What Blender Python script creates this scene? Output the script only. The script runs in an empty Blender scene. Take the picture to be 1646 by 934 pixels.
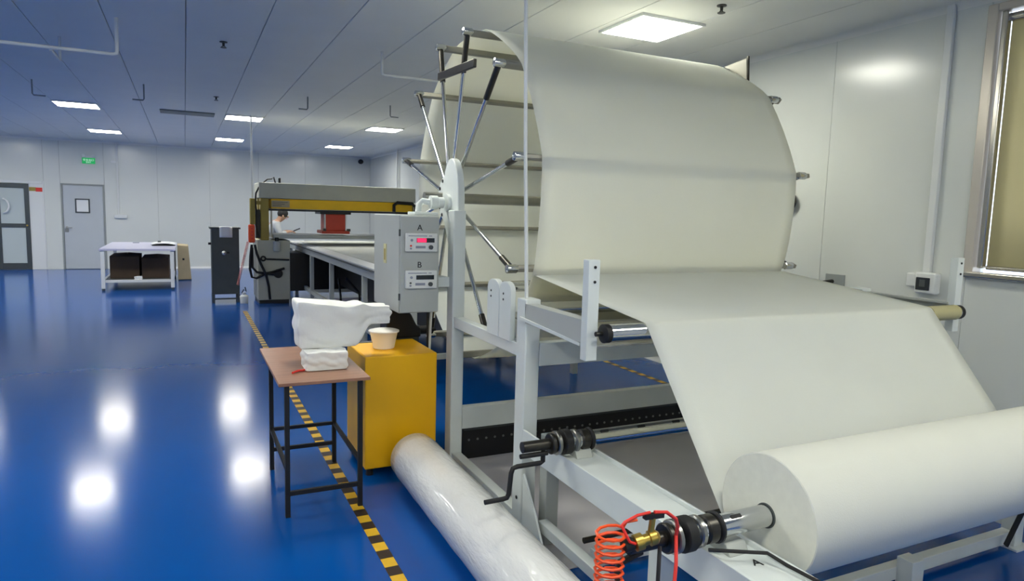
import bpy, bmesh, math, random
from mathutils import Vector, Matrix, Euler
random.seed(7)
S = bpy.context.scene
C = S.collection
PI = math.pi
R = math.radians

# ------------------------------------------------------------------ camera
def set_camera():
    yaw, pit, rol, fl = R(25.86505), R(-6.36472), R(1.5567), 1085.944
    f = Vector((math.sin(yaw)*math.cos(pit), math.cos(yaw)*math.cos(pit), math.sin(pit)))
    rt = Vector((math.cos(yaw), -math.sin(yaw), 0)); up = rt.cross(f)
    r2 = rt*math.cos(rol)+up*math.sin(rol); u2 = -rt*math.sin(rol)+up*math.cos(rol)
    cd = bpy.data.cameras.new('camera'); cam = bpy.data.objects.new('camera', cd); C.objects.link(cam)
    cd.sensor_width = 36.0; cd.sensor_fit = 'HORIZONTAL'; cd.lens = fl/1646*36.0
    cd.clip_start = 0.05; cd.clip_end = 200
    m = Matrix((r2, u2, -f)).transposed().to_4x4(); m.translation = (0, 0, 1.6)
    cam.matrix_world = m
    S.camera = cam
set_camera()

# ------------------------------------------------------------------ world, exposure
w = bpy.data.worlds.new('world'); S.world = w; w.use_nodes = True
w.node_tree.nodes['Background'].inputs[0].default_value = (0.75, 0.85, 1.0, 1)
w.node_tree.nodes['Background'].inputs[1].default_value = 2.5
S.view_settings.view_transform = 'Standard'
S.view_settings.look = 'None'
S.view_settings.exposure = 0.0
S.view_settings.gamma = 1.0
S.view_settings.use_curve_mapping = False
PANEL = 38.0          # emission of the ceiling light panels

# ------------------------------------------------------------------ materials
def lin(c): return tuple((v/12.92 if v <= .04045 else ((v+.055)/1.055)**2.4) for v in c)
def rgb(r, g, b): return lin((r/255, g/255, b/255))
def mat(name, col, rough=.5, metal=0, spec=.5, noise=0, nscale=8, bump=0, bscale=40, coat=0, trans=0, emit=0, ecol=None, stretch=None):
    m = bpy.data.materials.new(name); m.use_nodes = True
    nt = m.node_tree; b = nt.nodes['Principled BSDF']
    b.inputs['Base Color'].default_value = (*col, 1)
    b.inputs['Roughness'].default_value = rough
    b.inputs['Metallic'].default_value = metal
    b.inputs['Specular IOR Level'].default_value = spec
    b.inputs['Coat Weight'].default_value = coat
    b.inputs['Transmission Weight'].default_value = trans
    if emit:
        b.inputs['Emission Color'].default_value = (*(ecol or col), 1)
        b.inputs['Emission Strength'].default_value = emit
    tc = nt.nodes.new('ShaderNodeTexCoord'); mp = nt.nodes.new('ShaderNodeMapping')
    nt.links.new(tc.outputs['Object'], mp.inputs['Vector'])
    if stretch: mp.inputs['Scale'].default_value = stretch
    if noise:
        n = nt.nodes.new('ShaderNodeTexNoise'); n.inputs['Scale'].default_value = nscale; n.inputs['Detail'].default_value = 5
        nt.links.new(mp.outputs[0], n.inputs['Vector'])
        mr = nt.nodes.new('ShaderNodeMapRange'); mr.inputs['From Min'].default_value = .3; mr.inputs['From Max'].default_value = .7
        mr.inputs['To Min'].default_value = 1-noise; mr.inputs['To Max'].default_value = 1+noise
        nt.links.new(n.outputs['Fac'], mr.inputs['Value'])
        mx = nt.nodes.new('ShaderNodeVectorMath'); mx.operation = 'SCALE'; mx.inputs[0].default_value = col
        nt.links.new(mr.outputs[0], mx.inputs['Scale']); nt.links.new(mx.outputs[0], b.inputs['Base Color'])
    if bump:
        n2 = nt.nodes.new('ShaderNodeTexNoise'); n2.inputs['Scale'].default_value = bscale; n2.inputs['Detail'].default_value = 3
        nt.links.new(mp.outputs[0], n2.inputs['Vector'])
        bp = nt.nodes.new('ShaderNodeBump'); bp.inputs['Strength'].default_value = bump; bp.inputs['Distance'].default_value = .01
        nt.links.new(n2.outputs['Fac'], bp.inputs['Height']); nt.links.new(bp.outputs[0], b.inputs['Normal'])
    return m
def cloth(name, col, tcol, f=.45, bump=.15, bscale=250):
    m = mat(name, col, .9, spec=.2, bump=bump, bscale=bscale, noise=.02, nscale=3); nt = m.node_tree
    b = nt.nodes['Principled BSDF']; o = nt.nodes['Material Output']
    t = nt.nodes.new('ShaderNodeBsdfTranslucent'); t.inputs[0].default_value = (*tcol, 1)
    mx = nt.nodes.new('ShaderNodeMixShader'); mx.inputs[0].default_value = f
    nt.links.new(b.outputs[0], mx.inputs[1]); nt.links.new(t.outputs[0], mx.inputs[2]); nt.links.new(mx.outputs[0], o.inputs[0])
    return m
def clear_glass():
    m = bpy.data.materials.new('window_glass'); m.use_nodes = True; nt = m.node_tree
    nt.nodes.remove(nt.nodes['Principled BSDF'])
    a = nt.nodes.new('ShaderNodeBsdfTransparent'); g = nt.nodes.new('ShaderNodeBsdfGlossy'); g.inputs['Roughness'].default_value = .03
    f = nt.nodes.new('ShaderNodeFresnel'); f.inputs[0].default_value = 1.45
    mx = nt.nodes.new('ShaderNodeMixShader')
    nt.links.new(f.outputs[0], mx.inputs[0]); nt.links.new(a.outputs[0], mx.inputs[1]); nt.links.new(g.outputs[0], mx.inputs[2])
    nt.links.new(mx.outputs[0], nt.nodes['Material Output'].inputs[0]); return m
def emitter(name, col, s):
    m = bpy.data.materials.new(name); m.use_nodes = True; nt = m.node_tree
    nt.nodes.remove(nt.nodes['Principled BSDF'])
    e = nt.nodes.new('ShaderNodeEmission'); e.inputs[0].default_value = (*col, 1); e.inputs[1].default_value = s
    nt.links.new(e.outputs[0], nt.nodes['Material Output'].inputs[0]); return m

M = dict(
 floor=mat('blue_epoxy', rgb(0, 78, 158),  .15, spec=.33, noise=.06, nscale=.7, bump=.03, bscale=9),
 ceil=mat('ceiling_panel', rgb(226, 226, 220), .45, noise=.02, nscale=2),
 wall=mat('wall_panel', rgb(216, 219, 214), .2, spec=.5, noise=.015, nscale=1.5),
 trim=mat('white_trim', rgb(222, 224, 222), .4),
 white=mat('white_paint', rgb(214, 220, 218), .32, spec=.5, noise=.03, nscale=6, bump=.03, bscale=30),
 grey=mat('grey_paint', rgb(150, 155, 152), .4, noise=.04, nscale=5),
 lgrey=mat('light_grey_paint', rgb(176, 180, 176), .4, noise=.03, nscale=5),
 dgrey=mat('dark_grey_paint', rgb(70, 76, 76), .45, noise=.08, nscale=6),
 press=mat('press_grey', rgb(186, 186, 170), .45, noise=.06, nscale=3),
 yellow=mat('yellow_paint', rgb(250, 188, 0), .45, noise=.03, nscale=5),
 pyellow=mat('press_yellow', rgb(240, 190, 10), .45, noise=.05, nscale=5),
 olive=mat('olive_paint', rgb(160, 140, 60), .5, noise=.1, nscale=6),
 red=mat('red_paint', rgb(190, 60, 38), .45, noise=.06, nscale=6),
 orange=mat('orange_hose', rgb(240, 84, 30), .4),
 redp=mat('red_plastic', rgb(225, 50, 40), .4),
 black=mat('black_paint', rgb(22, 22, 24), .4, noise=.1, nscale=20),
 rubber=mat('black_rubber', rgb(14, 14, 16), .6),
 chrome=mat('chrome', rgb(205, 207, 208), .16, metal=1, bump=.02, bscale=60),
 steel=mat('steel', rgb(150, 150, 145), .32, metal=1, noise=.06, nscale=20),
 dsteel=mat('dark_steel', rgb(70, 68, 64), .35, metal=.9, noise=.1, nscale=25),
 bar=mat('grey_tube', rgb(150, 148, 138), .4, metal=.4, noise=.05, nscale=10),
 brass=mat('brass', rgb(190, 160, 80), .35, metal=1),
 fabric=cloth('nonwoven', rgb(242, 246, 246), rgb(252, 249, 232), .52),
 roll=mat('nonwoven_roll', rgb(206, 207, 198), .85, spec=.2, noise=.015, nscale=4, bump=.08, bscale=200),
 rollend=mat('nonwoven_roll_end', rgb(226, 226, 212), .9, spec=.2, noise=.03, nscale=30),
 wrap=mat('plastic_wrapped', rgb(226, 226, 224), .22, spec=.7, coat=.6, bump=.6, bscale=22, noise=.02, nscale=8, stretch=(2, .6, 2)),
 wclean=mat('white_cloth', rgb(236, 236, 232), .85, spec=.2, bump=.8, bscale=11),
 wood=mat('brown_laminate', rgb(150, 108, 84), .35, noise=.12, nscale=5, stretch=(1, 6, 1)),
 mat_grey=mat('grey_mat', rgb(205, 202, 208), .55, noise=.04, nscale=3),
 tray=mat('galvanised_tray', rgb(158, 160, 158), .4, metal=.5, noise=.05, nscale=6),
 card=mat('cardboard', rgb(66, 52, 40), .8, noise=.08, nscale=6),
 board=mat('khaki_board', rgb(180, 164, 130), .7, noise=.06, nscale=5),
 lilac=mat('lilac_top', rgb(196, 194, 214), .35, noise=.02, nscale=4),
 paper=mat('paper', rgb(230, 232, 232), .7),
 label=mat('yellowish_label', rgb(205, 200, 150), .6),
 door=mat('door_grey', rgb(188, 194, 198), .4, noise=.02, nscale=3),
 dframe=mat('dark_aluminium', rgb(76, 82, 84), .4, metal=.4),
 glass=mat('glazing', rgb(190, 200, 200),  .15, spec=.33, coat=.3),
 blind=cloth('khaki_blind', rgb(216, 208, 172), rgb(232, 224, 186), .42),
 wframe=mat('window_frame', rgb(214, 206, 194), .25, metal=.3),
 alu=mat('aluminium', rgb(200, 196, 188), .22, metal=.9),
 green=mat('exit_green', rgb(20, 150, 80), .4, emit=.6, ecol=rgb(20, 170, 90)),
 sign=mat('exit_white', rgb(225, 240, 230), .4, emit=.5, ecol=rgb(225, 240, 230)),
 tyel=mat('tape_yellow', rgb(224, 178, 40), .4, noise=.06, nscale=20),
 tblk=mat('tape_black', rgb(36, 26, 28), .4, noise=.1, nscale=20),
 tub=mat('clear_plastic', rgb(250, 248, 242), .3, spec=.6),
 disp=mat('display_dark', rgb(40, 44, 48), .15),
 dred=mat('display_red', rgb(240, 40, 80), .3, emit=1.3, ecol=rgb(250, 40, 90)),
 faint=mat('panel_print', rgb(140, 145, 160), .5),
 pink=mat('pink_cord', rgb(225, 140, 130), .5),
 skin=mat('skin', rgb(190, 150, 125), .6, noise=.04, nscale=30),
 coatc=mat('grey_coat', rgb(188, 192, 196), .8, noise=.06, nscale=10),
 navy=mat('dark_trousers', rgb(44, 48, 58), .8, noise=.06, nscale=10),
 hair=mat('black_hair', rgb(24, 22, 22), .6),
 core=mat('khaki_core', rgb(172, 166, 126), .6, noise=.03, nscale=10),
 lamp_near=emitter('lamp_near', (1.0, .99, .865), PANEL*1.05),
 lamp_far=emitter('lamp_far', (1.0, .995, .93), PANEL*1.08),
)

# ------------------------------------------------------------------ mesh helpers
class B:
    def __init__(s): s.bm = bmesh.new()
    def quadbox(s, vs):
        v = [s.bm.verts.new(p) for p in vs]
        for f in ((0, 3, 2, 1), (4, 5, 6, 7), (0, 1, 5, 4), (1, 2, 6, 5), (2, 3, 7, 6), (3, 0, 4, 7)):
            s.bm.faces.new([v[i] for i in f])
        return s
    def box(s, x0, x1, y0, y1, z0, z1):
        return s.quadbox([(x0, y0, z0), (x1, y0, z0), (x1, y1, z0), (x0, y1, z0), (x0, y0, z1), (x1, y0, z1), (x1, y1, z1), (x0, y1, z1)])
    def obox(s, c, size, rot=(0, 0, 0)):
        e = Euler(rot).to_matrix(); c = Vector(c); h = Vector(size)/2
        pts = []
        for z in (-1, 1):
            for (x, y) in ((-1, -1), (1, -1), (1, 1), (-1, 1)):
                pts.append(c+e @ Vector((x*h.x, y*h.y, z*h.z)))
        return s.quadbox(pts)
    def bar(s, p0, p1, wd, ht, upv=(0, 0, 1)):
        p0, p1 = Vector(p0), Vector(p1); d = (p1-p0).normalized(); u = Vector(upv)
        if abs(d.dot(u)) > .98: u = Vector((0, 1, 0))
        sd = d.cross(u).normalized(); u = sd.cross(d)
        a, b = sd*wd/2, u*ht/2
        return s.quadbox([p0-a-b, p0+a-b, p1+a-b, p1-a-b, p0-a+b, p0+a+b, p1+a+b, p1-a+b])
    def _frame(s, d):
        d = d.normalized(); u = Vector((0, 0, 1)) if abs(d.z) < .9 else Vector((0, 1, 0))
        a = d.cross(u).normalized(); return a, a.cross(d)
    def lathe(s, p0, d, prof, n=20, cap=True):
        p0 = Vector(p0); d = Vector(d).normalized(); a, b = s._frame(d); rings = []
        for (t, r) in prof:
            rings.append([s.bm.verts.new(p0+d*t+(a*math.cos(2*PI*i/n)+b*math.sin(2*PI*i/n))*r) for i in range(n)])
        for q in range(len(rings)-1):
            for i in range(n): s.bm.faces.new([rings[q][i], rings[q][(i+1) % n], rings[q+1][(i+1) % n], rings[q+1][i]])
        if cap:
            s.bm.faces.new(rings[0][::-1]); s.bm.faces.new(rings[-1])
        return s
    def cyl(s, p0, p1, r, r2=None, n=20):
        p0, p1 = Vector(p0), Vector(p1); L = (p1-p0).length
        return s.lathe(p0, p1-p0, [(0, r), (L, r if r2 is None else r2)], n)
    def tube(s, path, r, n=8, closed=False):
        path = [Vector(p) for p in path]; m = len(path); rings = []; prev = None
        for i, p in enumerate(path):
            d = (path[min(i+1, m-1)]-path[max(i-1, 0)]).normalized()
            if prev is None: a, b = s._frame(d)
            else:
                a = (prev-d*prev.dot(d)).normalized(); b = a.cross(d)
            prev = a
            rings.append([s.bm.verts.new(p+(a*math.cos(2*PI*k/n)+b*math.sin(2*PI*k/n))*r) for k in range(n)])
        for q in range(m-1):
            for k in range(n): s.bm.faces.new([rings[q][k], rings[q][(k+1) % n], rings[q+1][(k+1) % n], rings[q+1][k]])
        s.bm.faces.new(rings[0][::-1]); s.bm.faces.new(rings[-1]); return s
    def prism(s, poly, axis, a, b):
        def P(p, t): return {'x': (t, p[0], p[1]), 'y': (p[0], t, p[1]), 'z': (p[0], p[1], t)}[axis]
        v0 = [s.bm.verts.new(P(p, a)) for p in poly]; v1 = [s.bm.verts.new(P(p, b)) for p in poly]; n = len(poly)
        for i in range(n): s.bm.faces.new([v0[i], v0[(i+1) % n], v1[(i+1) % n], v1[i]])
        s.bm.faces.new(v0[::-1]); s.bm.faces.new(v1); return s
    def grid(s, fn, nu, nv):
        v = [[s.bm.verts.new(fn(i/nu, j/nv)) for j in range(nv+1)] for i in range(nu+1)]
        for i in range(nu):
            for j in range(nv): s.bm.faces.new([v[i][j], v[i+1][j], v[i+1][j+1], v[i][j+1]])
        return s
    def ball(s, c, r, sc=(1, 1, 1), n=14):
        m = Matrix.Translation(c) @ Matrix.Diagonal((*sc, 1))
        bmesh.ops.create_uvsphere(s.bm, u_segments=n, v_segments=max(6, n//2+1), radius=r, matrix=m); return s
    def build(s, name, m, parent=None, bevel=0, smooth=True, solid=0, subsurf=0):
        bmesh.ops.recalc_face_normals(s.bm, faces=s.bm.faces)
        base = Vector((0, 0, 0)); p = parent
        while p is not None: base += p.location; p = p.parent
        if parent is None:      # a thing that is one mesh: origin at its base
            xs = [v.co.x for v in s.bm.verts]; ys = [v.co.y for v in s.bm.verts]; zs = [v.co.z for v in s.bm.verts]
            base = Vector(((min(xs)+max(xs))/2, (min(ys)+max(ys))/2, min(zs)))
        for v in s.bm.verts: v.co -= base
        me = bpy.data.meshes.new(name); s.bm.to_mesh(me); s.bm.free()
        me.materials.append(M[m] if isinstance(m, str) else m)
        if smooth:
            for pl in me.polygons: pl.use_smooth = True
            me.set_sharp_from_angle(angle=R(38))
        o = bpy.data.objects.new(name, me); C.objects.link(o)
        if parent is None: o.location = base
        else: o.parent = parent
        if bevel:
            b = o.modifiers.new('bevel', 'BEVEL'); b.width = bevel; b.segments = 2; b.limit_method = 'ANGLE'; b.angle_limit = R(40)
        if solid:
            q = o.modifiers.new('solid', 'SOLIDIFY'); q.thickness = solid; q.offset = 0
        if subsurf:
            q = o.modifiers.new('sub', 'SUBSURF'); q.levels = subsurf; q.render_levels = subsurf
        return o
def tag(o, label, cat, group=None):
    o['label'] = label; o['category'] = cat
    if group: o['group'] = group
    return o
def struct(o): o['kind'] = 'structure'; return o
def thing(name, label, cat, loc, group=None):
    o = bpy.data.objects.new(name, None); C.objects.link(o); o.location = loc; o.empty_display_size = .1
    return tag(o, label, cat, group)
def sempty(name, loc=(0, 0, 0)):
    o = bpy.data.objects.new(name, None); C.objects.link(o); o.location = loc; return struct(o)
def inst(src, name, parent, loc):
    o = bpy.data.objects.new(name, src.data); C.objects.link(o); o.parent = parent; o.location = loc
    for md in src.modifiers:
        q = o.modifiers.new(md.name, md.type)
        for k in ('width', 'segments', 'limit_method', 'angle_limit'):
            if hasattr(md, k): setattr(q, k, getattr(md, k))
    return o
def text(name, s, size, m, parent, loc, rot, depth=.0008):
    cu = bpy.data.curves.new(name, 'FONT'); cu.body = s; cu.size = size; cu.extrude = depth; cu.align_x = 'CENTER'; cu.align_y = 'CENTER'
    t = bpy.data.objects.new(name+'_tmp', cu); C.objects.link(t)
    bpy.context.view_layer.update()
    me = bpy.data.meshes.new_from_object(t.evaluated_get(bpy.context.evaluated_depsgraph_get()))
    bpy.data.objects.remove(t); bpy.data.curves.remove(cu)
    me.materials.clear(); me.materials.append(M[m]); me.name = name
    o = bpy.data.objects.new(name, me); C.objects.link(o)
    base = Vector((0, 0, 0)); p = parent
    while p is not None: base += p.location; p = p.parent
    o.parent = parent; o.location = Vector(loc)-base; o.rotation_euler = rot
    return o

# ------------------------------------------------------------------ the room
X0, X1, Y0, Y1, ZC = -7.0, 4.8, -9.5, 19.42, 3.12
struct(B().box(X0-.2, X1+.2, Y0-.2, Y1+.2, -.1, 0).build('floor', 'floor'))
ceil = struct(B().box(X0-.2, X1+.2, Y0-.2, Y1+.2, ZC+.03, ZC+.12).build('ceiling', 'dgrey'))
def panels(parent, name, cuts, mk, m):
    for a, b in zip(cuts[:-1], cuts[1:]): mk(B(), a, b).build(name, m, parent, bevel=.004)
xs = [X0]+[x for x in [.045+.597*k for k in range(-12, 9)] if X0+.1 < x < X1-.1]+[X1]
panels(ceil, 'ceiling_panel', xs, lambda b, a, c: b.box(a+.003, c-.003, Y0, Y1, ZC, ZC+.04), 'ceil')
G = .0015
wf = struct(B().box(X0-.2, X1+.2, Y1+.04, Y1+.2, 0, ZC+.03).build('wall_back', 'wall'))
# wall behind the camera's far end: panels with the two door openings
DX = ((-4.65, -3.0, 2.10), (-2.67, -1.76, 2.07))
segs = [X0, -5.85, -4.65, -3.0, -2.67, -1.76, -.6, .6, 1.8, 3.0, 4.0, X1]
for a, c in zip(segs[:-1], segs[1:]):
    z0 = 0
    for (d0, d1, dz) in DX:
        if abs(a-d0) < .01: z0 = dz
    B().box(a+G, c-G, Y1, Y1+.05, z0, ZC).build('wall_panel', 'wall', wf, bevel=.002)
# right wall with window opening
WY0, WY1, WZ0, WZ1 = .6, 2.80, 1.28, 3.05
wb_ = B(); wb_.box(X1+.12, X1+.2, Y0-.2, WY0, 0, ZC+.03).box(X1+.12, X1+.2, WY1, Y1+.2, 0, ZC+.03).box(X1+.12, X1+.2, WY0, WY1, 0, WZ0).box(X1+.12, X1+.2, WY0, WY1, WZ1, ZC+.03)
wr = struct(wb_.build('wall_right', 'wall'))
ys = [Y0, -8.2, -7.0, -5.8, -4.65, -3.5, -2.35, -1.2, WY0, WY1, 3.98, 5.12, 6.27, 7.42, 8.57, 9.72, 10.87, 12.02, 13.17, 14.32, 15.47, 16.62, 17.77, Y1]
for a, c in zip(ys[:-1], ys[1:]):
    if abs(a-WY0) < .01:
        B().box(X1, X1+.06, a+G, c-G, 0, WZ0).build('wall_panel', 'wall', wr, bevel=.002)
        B().box(X1, X1+.06, a+G, c-G, WZ1, ZC).build('wall_panel', 'wall', wr, bevel=.002)
    else:
        B().box(X1, X1+.06, a+G, c-G, 0, ZC).build('wall_panel', 'wall', wr, bevel=.002)
struct(B().box(X0-.2, X0, Y0-.2, Y1+.2, 0, ZC+.03).build('wall_left', 'wall'))
struct(B().box(X0-.2, X1+.2, Y0-.2, Y0, 0, ZC+.03).build('wall_front', 'wall'))
def cove(r, n=6): return [(0, 0)]+[(r-r*math.sin(i*PI/2/n), -(r-r*math.cos(i*PI/2/n))) for i in range(n+1)]
def covepoly(r, n=6):
    # concave quarter between wall (vertical) and ceiling (horizontal), corner at origin, u into the room, v down
    pts = [(0, 0), (r, 0)]
    for i in range(1, n):
        t = i*PI/2/n; pts.append((r-r*math.sin(t), r-r*math.cos(t)))
    pts.append((0, r)); return pts
cp = covepoly(.05)
struct(B().prism([(Y1-u, ZC-v) for u, v in cp], 'x', X0, X1).build('trim_1', 'ceil'))
struct(B().prism([(X1-u, ZC-v) for u, v in cp], 'y', Y0, Y1).build('trim_2', 'ceil'))
struct(B().prism([(Y1-u, v) for u, v in cp], 'x', -1.7, X1).build('baseboard_back', 'trim'))
struct(B().prism([(X1-u, v) for u, v in cp], 'y', Y0, Y1).build('baseboard_right', 'trim'))

# doors in the back wall
d1 = sempty('door_1', (-2.21, Y1, 0))
B().box(-2.63, -1.80, Y1+.005, Y1+.045, .01, 2.03).build('leaf', 'door', d1, bevel=.004)
b = B(); b.box(-2.67, -2.635, Y1-.012, Y1+.05, 0, 2.07).box(-1.795, -1.76, Y1-.012, Y1+.05, 0, 2.07).box(-2.635, -1.795, Y1-.012, Y1+.05, 2.035, 2.07)
b.build('door_frame', 'grey', d1, bevel=.003)
b = B(); b.box(-2.385, -2.355, Y1-.012, Y1+.01, 1.37, 1.715).box(-2.108, -2.078, Y1-.012, Y1+.01, 1.37, 1.715).box(-2.355, -2.108, Y1-.012, Y1+.01, 1.685, 1.715).box(-2.355, -2.108, Y1-.012, Y1+.01, 1.37, 1.40)
b.build('vision_frame', 'dframe', d1)
B().box(-2.355, -2.108, Y1-.002, Y1+.008, 1.40, 1.685).build('pane', 'paper', d1)
h = B(); h.cyl((-2.57, Y1+.006, 1.01), (-2.57, Y1-.012, 1.01), .03).tube([(-2.57, Y1-.01, 1.01), (-2.57, Y1-.05, 1.01), (-2.46, Y1-.055, 1.01)], .011)
h.build('door_handle', 'steel', d1)
B().box(-2.615, -2.535, Y1-.002, Y1+.008, .90, .99).build('lock_plate', 'steel', d1)

d2 = sempty('door_2', (-3.9, Y1, 0))
B().box(-3.30, -3.0, Y1+.0, Y1+.045, 0, 2.1).build('side_panel', 'trim', d2, bevel=.004)
b = B(); b.box(-4.65, -3.02, Y1-.01, Y1+.02, 2.03, 2.1).box(-3.02, -2.995, Y1-.012, Y1+.04, 0, 2.11)
b.build('door_frame', 'trim', d2, bevel=.01)
for x0, x1 in ((-4.62, -3.97), (-3.95, -3.30)):
    lf = B()
    lf.box(x0, x0+.09, Y1-.02, Y1+.03, .02, 2.02).box(x1-.09, x1, Y1-.02, Y1+.03, .02, 2.02)
    lf.box(x0+.09, x1-.09, Y1-.02, Y1+.03, 1.92, 2.02).box(x0+.09, x1-.09, Y1-.02, Y1+.03, 1.0, 1.09).box(x0+.09, x1-.09, Y1-.02, Y1+.03, .02, .16)
    leaf = lf.build('leaf', 'dframe', d2, bevel=.004)
    B().box(x0+.09, x1-.09, Y1, Y1+.012, 1.09, 1.92).build('pane', 'glass', leaf)
    B().box(x0+.09, x1-.09, Y1, Y1+.012, .16, 1.0).build('pane', 'glass', leaf)
arc = [(-3.79+.10*math.sin(t), Y1-.05, 1.5+.16*math.cos(t)) for t in [i*PI/12 for i in range(13)]]
B().tube([(-3.79, Y1+.0, 1.66)]+arc+[(-3.79, Y1+.0, 1.34)], .02).build('pull_handle', 'trim', d2)
B().cyl((-3.355, Y1-.02, 1.05), (-3.355, Y1-.05, 1.05), .02).build('lock', 'brass', d2)
st = B().box(-3.29, -3.16, Y1-.006, Y1-.001, 1.86, 1.95).build('door_sticker', 'olive'); tag(st, 'small olive sticker on white panel beside the glass door', 'sticker')
st = B().box(-3.16, -3.03, Y1-.006, Y1-.001, 1.85, 1.945).build('door_sticker', 'redp'); tag(st, 'small red sticker on white panel beside the glass door', 'sticker')

# window with roller blind in the right wall
w1 = sempty('window_1', (X1, (WY0+WY1)/2, WZ0))
b = B(); t = .05
b.box(X1-.02, X1+.08, WY1-t, WY1+.015, WZ0, WZ1).box(X1-.02, X1+.08, WY0, WY0+t, WZ0, WZ1).box(X1-.02, X1+.08, WY0+t, WY1-t, WZ1-t, WZ1)
b.build('window_frame', 'wframe', w1, bevel=.006)
B().box(X1+.0, X1+.05, WY1-t-.05, WY1-t-.012, WZ0+.05, WZ1-t).build('side_rail', 'alu', w1, bevel=.008)
B().box(X1-.05, X1+.08, WY0, WY1+.015, WZ0-.015, WZ0+.025).build('window_sill', 'alu', w1, bevel=.01)
B().box(X1+.09, X1+.1, WY0, WY1, WZ0, WZ1).build('pane', clear_glass(), w1)
bl = thing('roller_blind', 'khaki roller blind pulled down over the window', 'blind', (X1+.03, 1.6, WZ0+.05))
B().grid(lambda u, v: (X1+.055+.003*math.sin(u*9), WY0+.06+(WY1-.10-WY0-.06)*u, WZ0+.06+(WZ1-.1-WZ0-.06)*v), 20, 4).build('blind_cloth', 'blind', bl, solid=.003)
B().cyl((X1+.055, WY0+.06, WZ0+.055), (X1+.055, WY1-.10, WZ0+.055), .014).build('bottom_bar', 'alu', bl)
B().cyl((X1+.055, WY0+.06, WZ1-.09), (X1+.055, WY1-.10, WZ1-.09), .028).build('roller_tube', 'alu', bl)

# ------------------------------------------------------------------ ceiling lights
def light(x, y, m, label, group=None):
    t = thing('ceiling_light', label, 'light', (x, y, ZC-.02), group)
    B().box(x-.28, x+.28, y-.28, y+.28, ZC-.016, ZC-.012).build('diffuser', m, t)
    b = B(); z0, z1 = ZC-.02, ZC-.001
    b.box(x-.3, x+.3, y-.3, y-.28, z0, z1).box(x-.3, x+.3, y+.28, y+.3, z0, z1).box(x-.3, x-.28, y-.28, y+.28, z0, z1).box(x+.28, x+.3, y-.28, y+.28, z0, z1).box(x-.28, x+.28, y-.28, y+.28, ZC-.01, z1)
    b.build('frame', 'trim', t)
light(3.39, 4.58, 'lamp_near', 'large square light panel glowing above the fabric reel')
side = {-1.46: 'left', .94: 'middle', 3.36: 'right'}
for x in (-1.46, .94, 3.36):
    light(x, 12.55, 'lamp_far', 'square ceiling light in the nearer far row, %s one of three' % side[x])
    light(x, 16.65, 'lamp_far', 'square ceiling light closest to the back wall, %s one of three' % side[x])
for x in (-3.86, -6.26):
    for y in (16.65, 12.55, 4.58): light(x, y, 'lamp_far', 'square ceiling light beyond the left edge of the picture', 'lights left of the picture')
for x in (-1.46, .94): light(x, 4.58, 'lamp_near', 'square ceiling light above the top edge of the picture', 'lights above the picture')
for x in (-3.86, -1.46, .94, 3.36):
    light(x, .5, 'lamp_near', 'unseen square ceiling light added behind the camera', 'lights behind the camera')
    for y in (-3.6, -7.7): light(x, y, 'lamp_near', 'unseen square ceiling light added behind the camera', 'lights behind the camera')  # unseen rows added to throw more light on upright faces like the drum

# ------------------------------------------------------------------ ceiling fittings
def conduit(name, path, r, label, cat='conduit', m='trim', group=None):
    return tag(B().tube(path, r, 10).build(name, m), label, cat, group)
conduit('hanging_conduit', [(-.47, 6.6, ZC), (-.47, 6.6, 2.86), (-.475, 6.6, 2.835), (-.50, 6.6, 2.825), (-3.2, 6.6, 2.825)], .015, 'white conduit dropping from the ceiling and running to the left edge')
conduit('hanging_conduit', [(1.74, 6.58, ZC), (1.74, 6.58, 2.94), (1.745, 6.58, 2.915), (1.77, 6.58, 2.905), (2.7, 6.58, 2.905)], .014, 'white conduit dropping from the ceiling and running behind the reel')
conduit('conduit_stub', [(-1.0, 7.1, 2.90), (-1.0, 7.6, 2.90), (-1.0, 7.62, ZC)], .012, 'short slanting white conduit stub below the left ceiling conduit')
def hanger(x, y, z, dx, label):
    conduit('cable_hanger', [(x, y, ZC), (x, y, z+.02), (x+dx*.1, y, z), (x+dx, y, z)], .009, label, 'hanger', 'grey')
hanger(-1.68, 10.41, 2.93, .14, 'thin dark ceiling hanger left of the far left lights')
hanger(-.43, 9.95, 2.92, -.13, 'thin dark ceiling hanger between the left and middle lights')
hanger(1.54, 9.69, 2.95, -.12, 'thin dark ceiling hanger right of the middle lights')
hanger(2.70, 9.75, 2.96, .12, 'thin dark ceiling hanger just left of the reel')
def sprinkler(x, y, label):
    t = thing('sprinkler', label, 'sprinkler', (x, y, ZC-.06))
    B().lathe((x, y, ZC), (0, 0, -1), [(0, .035), (.006, .035), (.008, .012), (.04, .010)], 12).build('body', 'dsteel', t)
    B().lathe((x, y, ZC-.05), (0, 0, -1), [(0, .028), (.004, .028)], 12).build('deflector', 'dsteel', t)
    for q in (-1, 1): B().bar((x+q*.010, y, ZC-.038), (x+q*.02, y, ZC-.052), .005, .005).build('yoke', 'dsteel', t)
sprinkler(.36, 7.0, 'small dark sprinkler head on the ceiling nearest the left half')
sprinkler(.43, 10.45, 'small dark sprinkler head above the middle far lights')
sprinkler(3.47, 3.87, 'small dark sprinkler head near the bright right light panel')
v = thing('ceiling_vent', 'long dark slotted vent in ceiling between left and middle lights', 'vent', (.05, 12.5, ZC-.02))
B().box(-.32, .48, 12.28, 12.72, ZC-.006, ZC-.001).build('backing', 'dgrey', v)
for k in range(5): B().box(-.32, .48, 12.30+k*.085, 12.34+k*.085, ZC-.02, ZC-.006).build('slat', 'grey', v)

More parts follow.
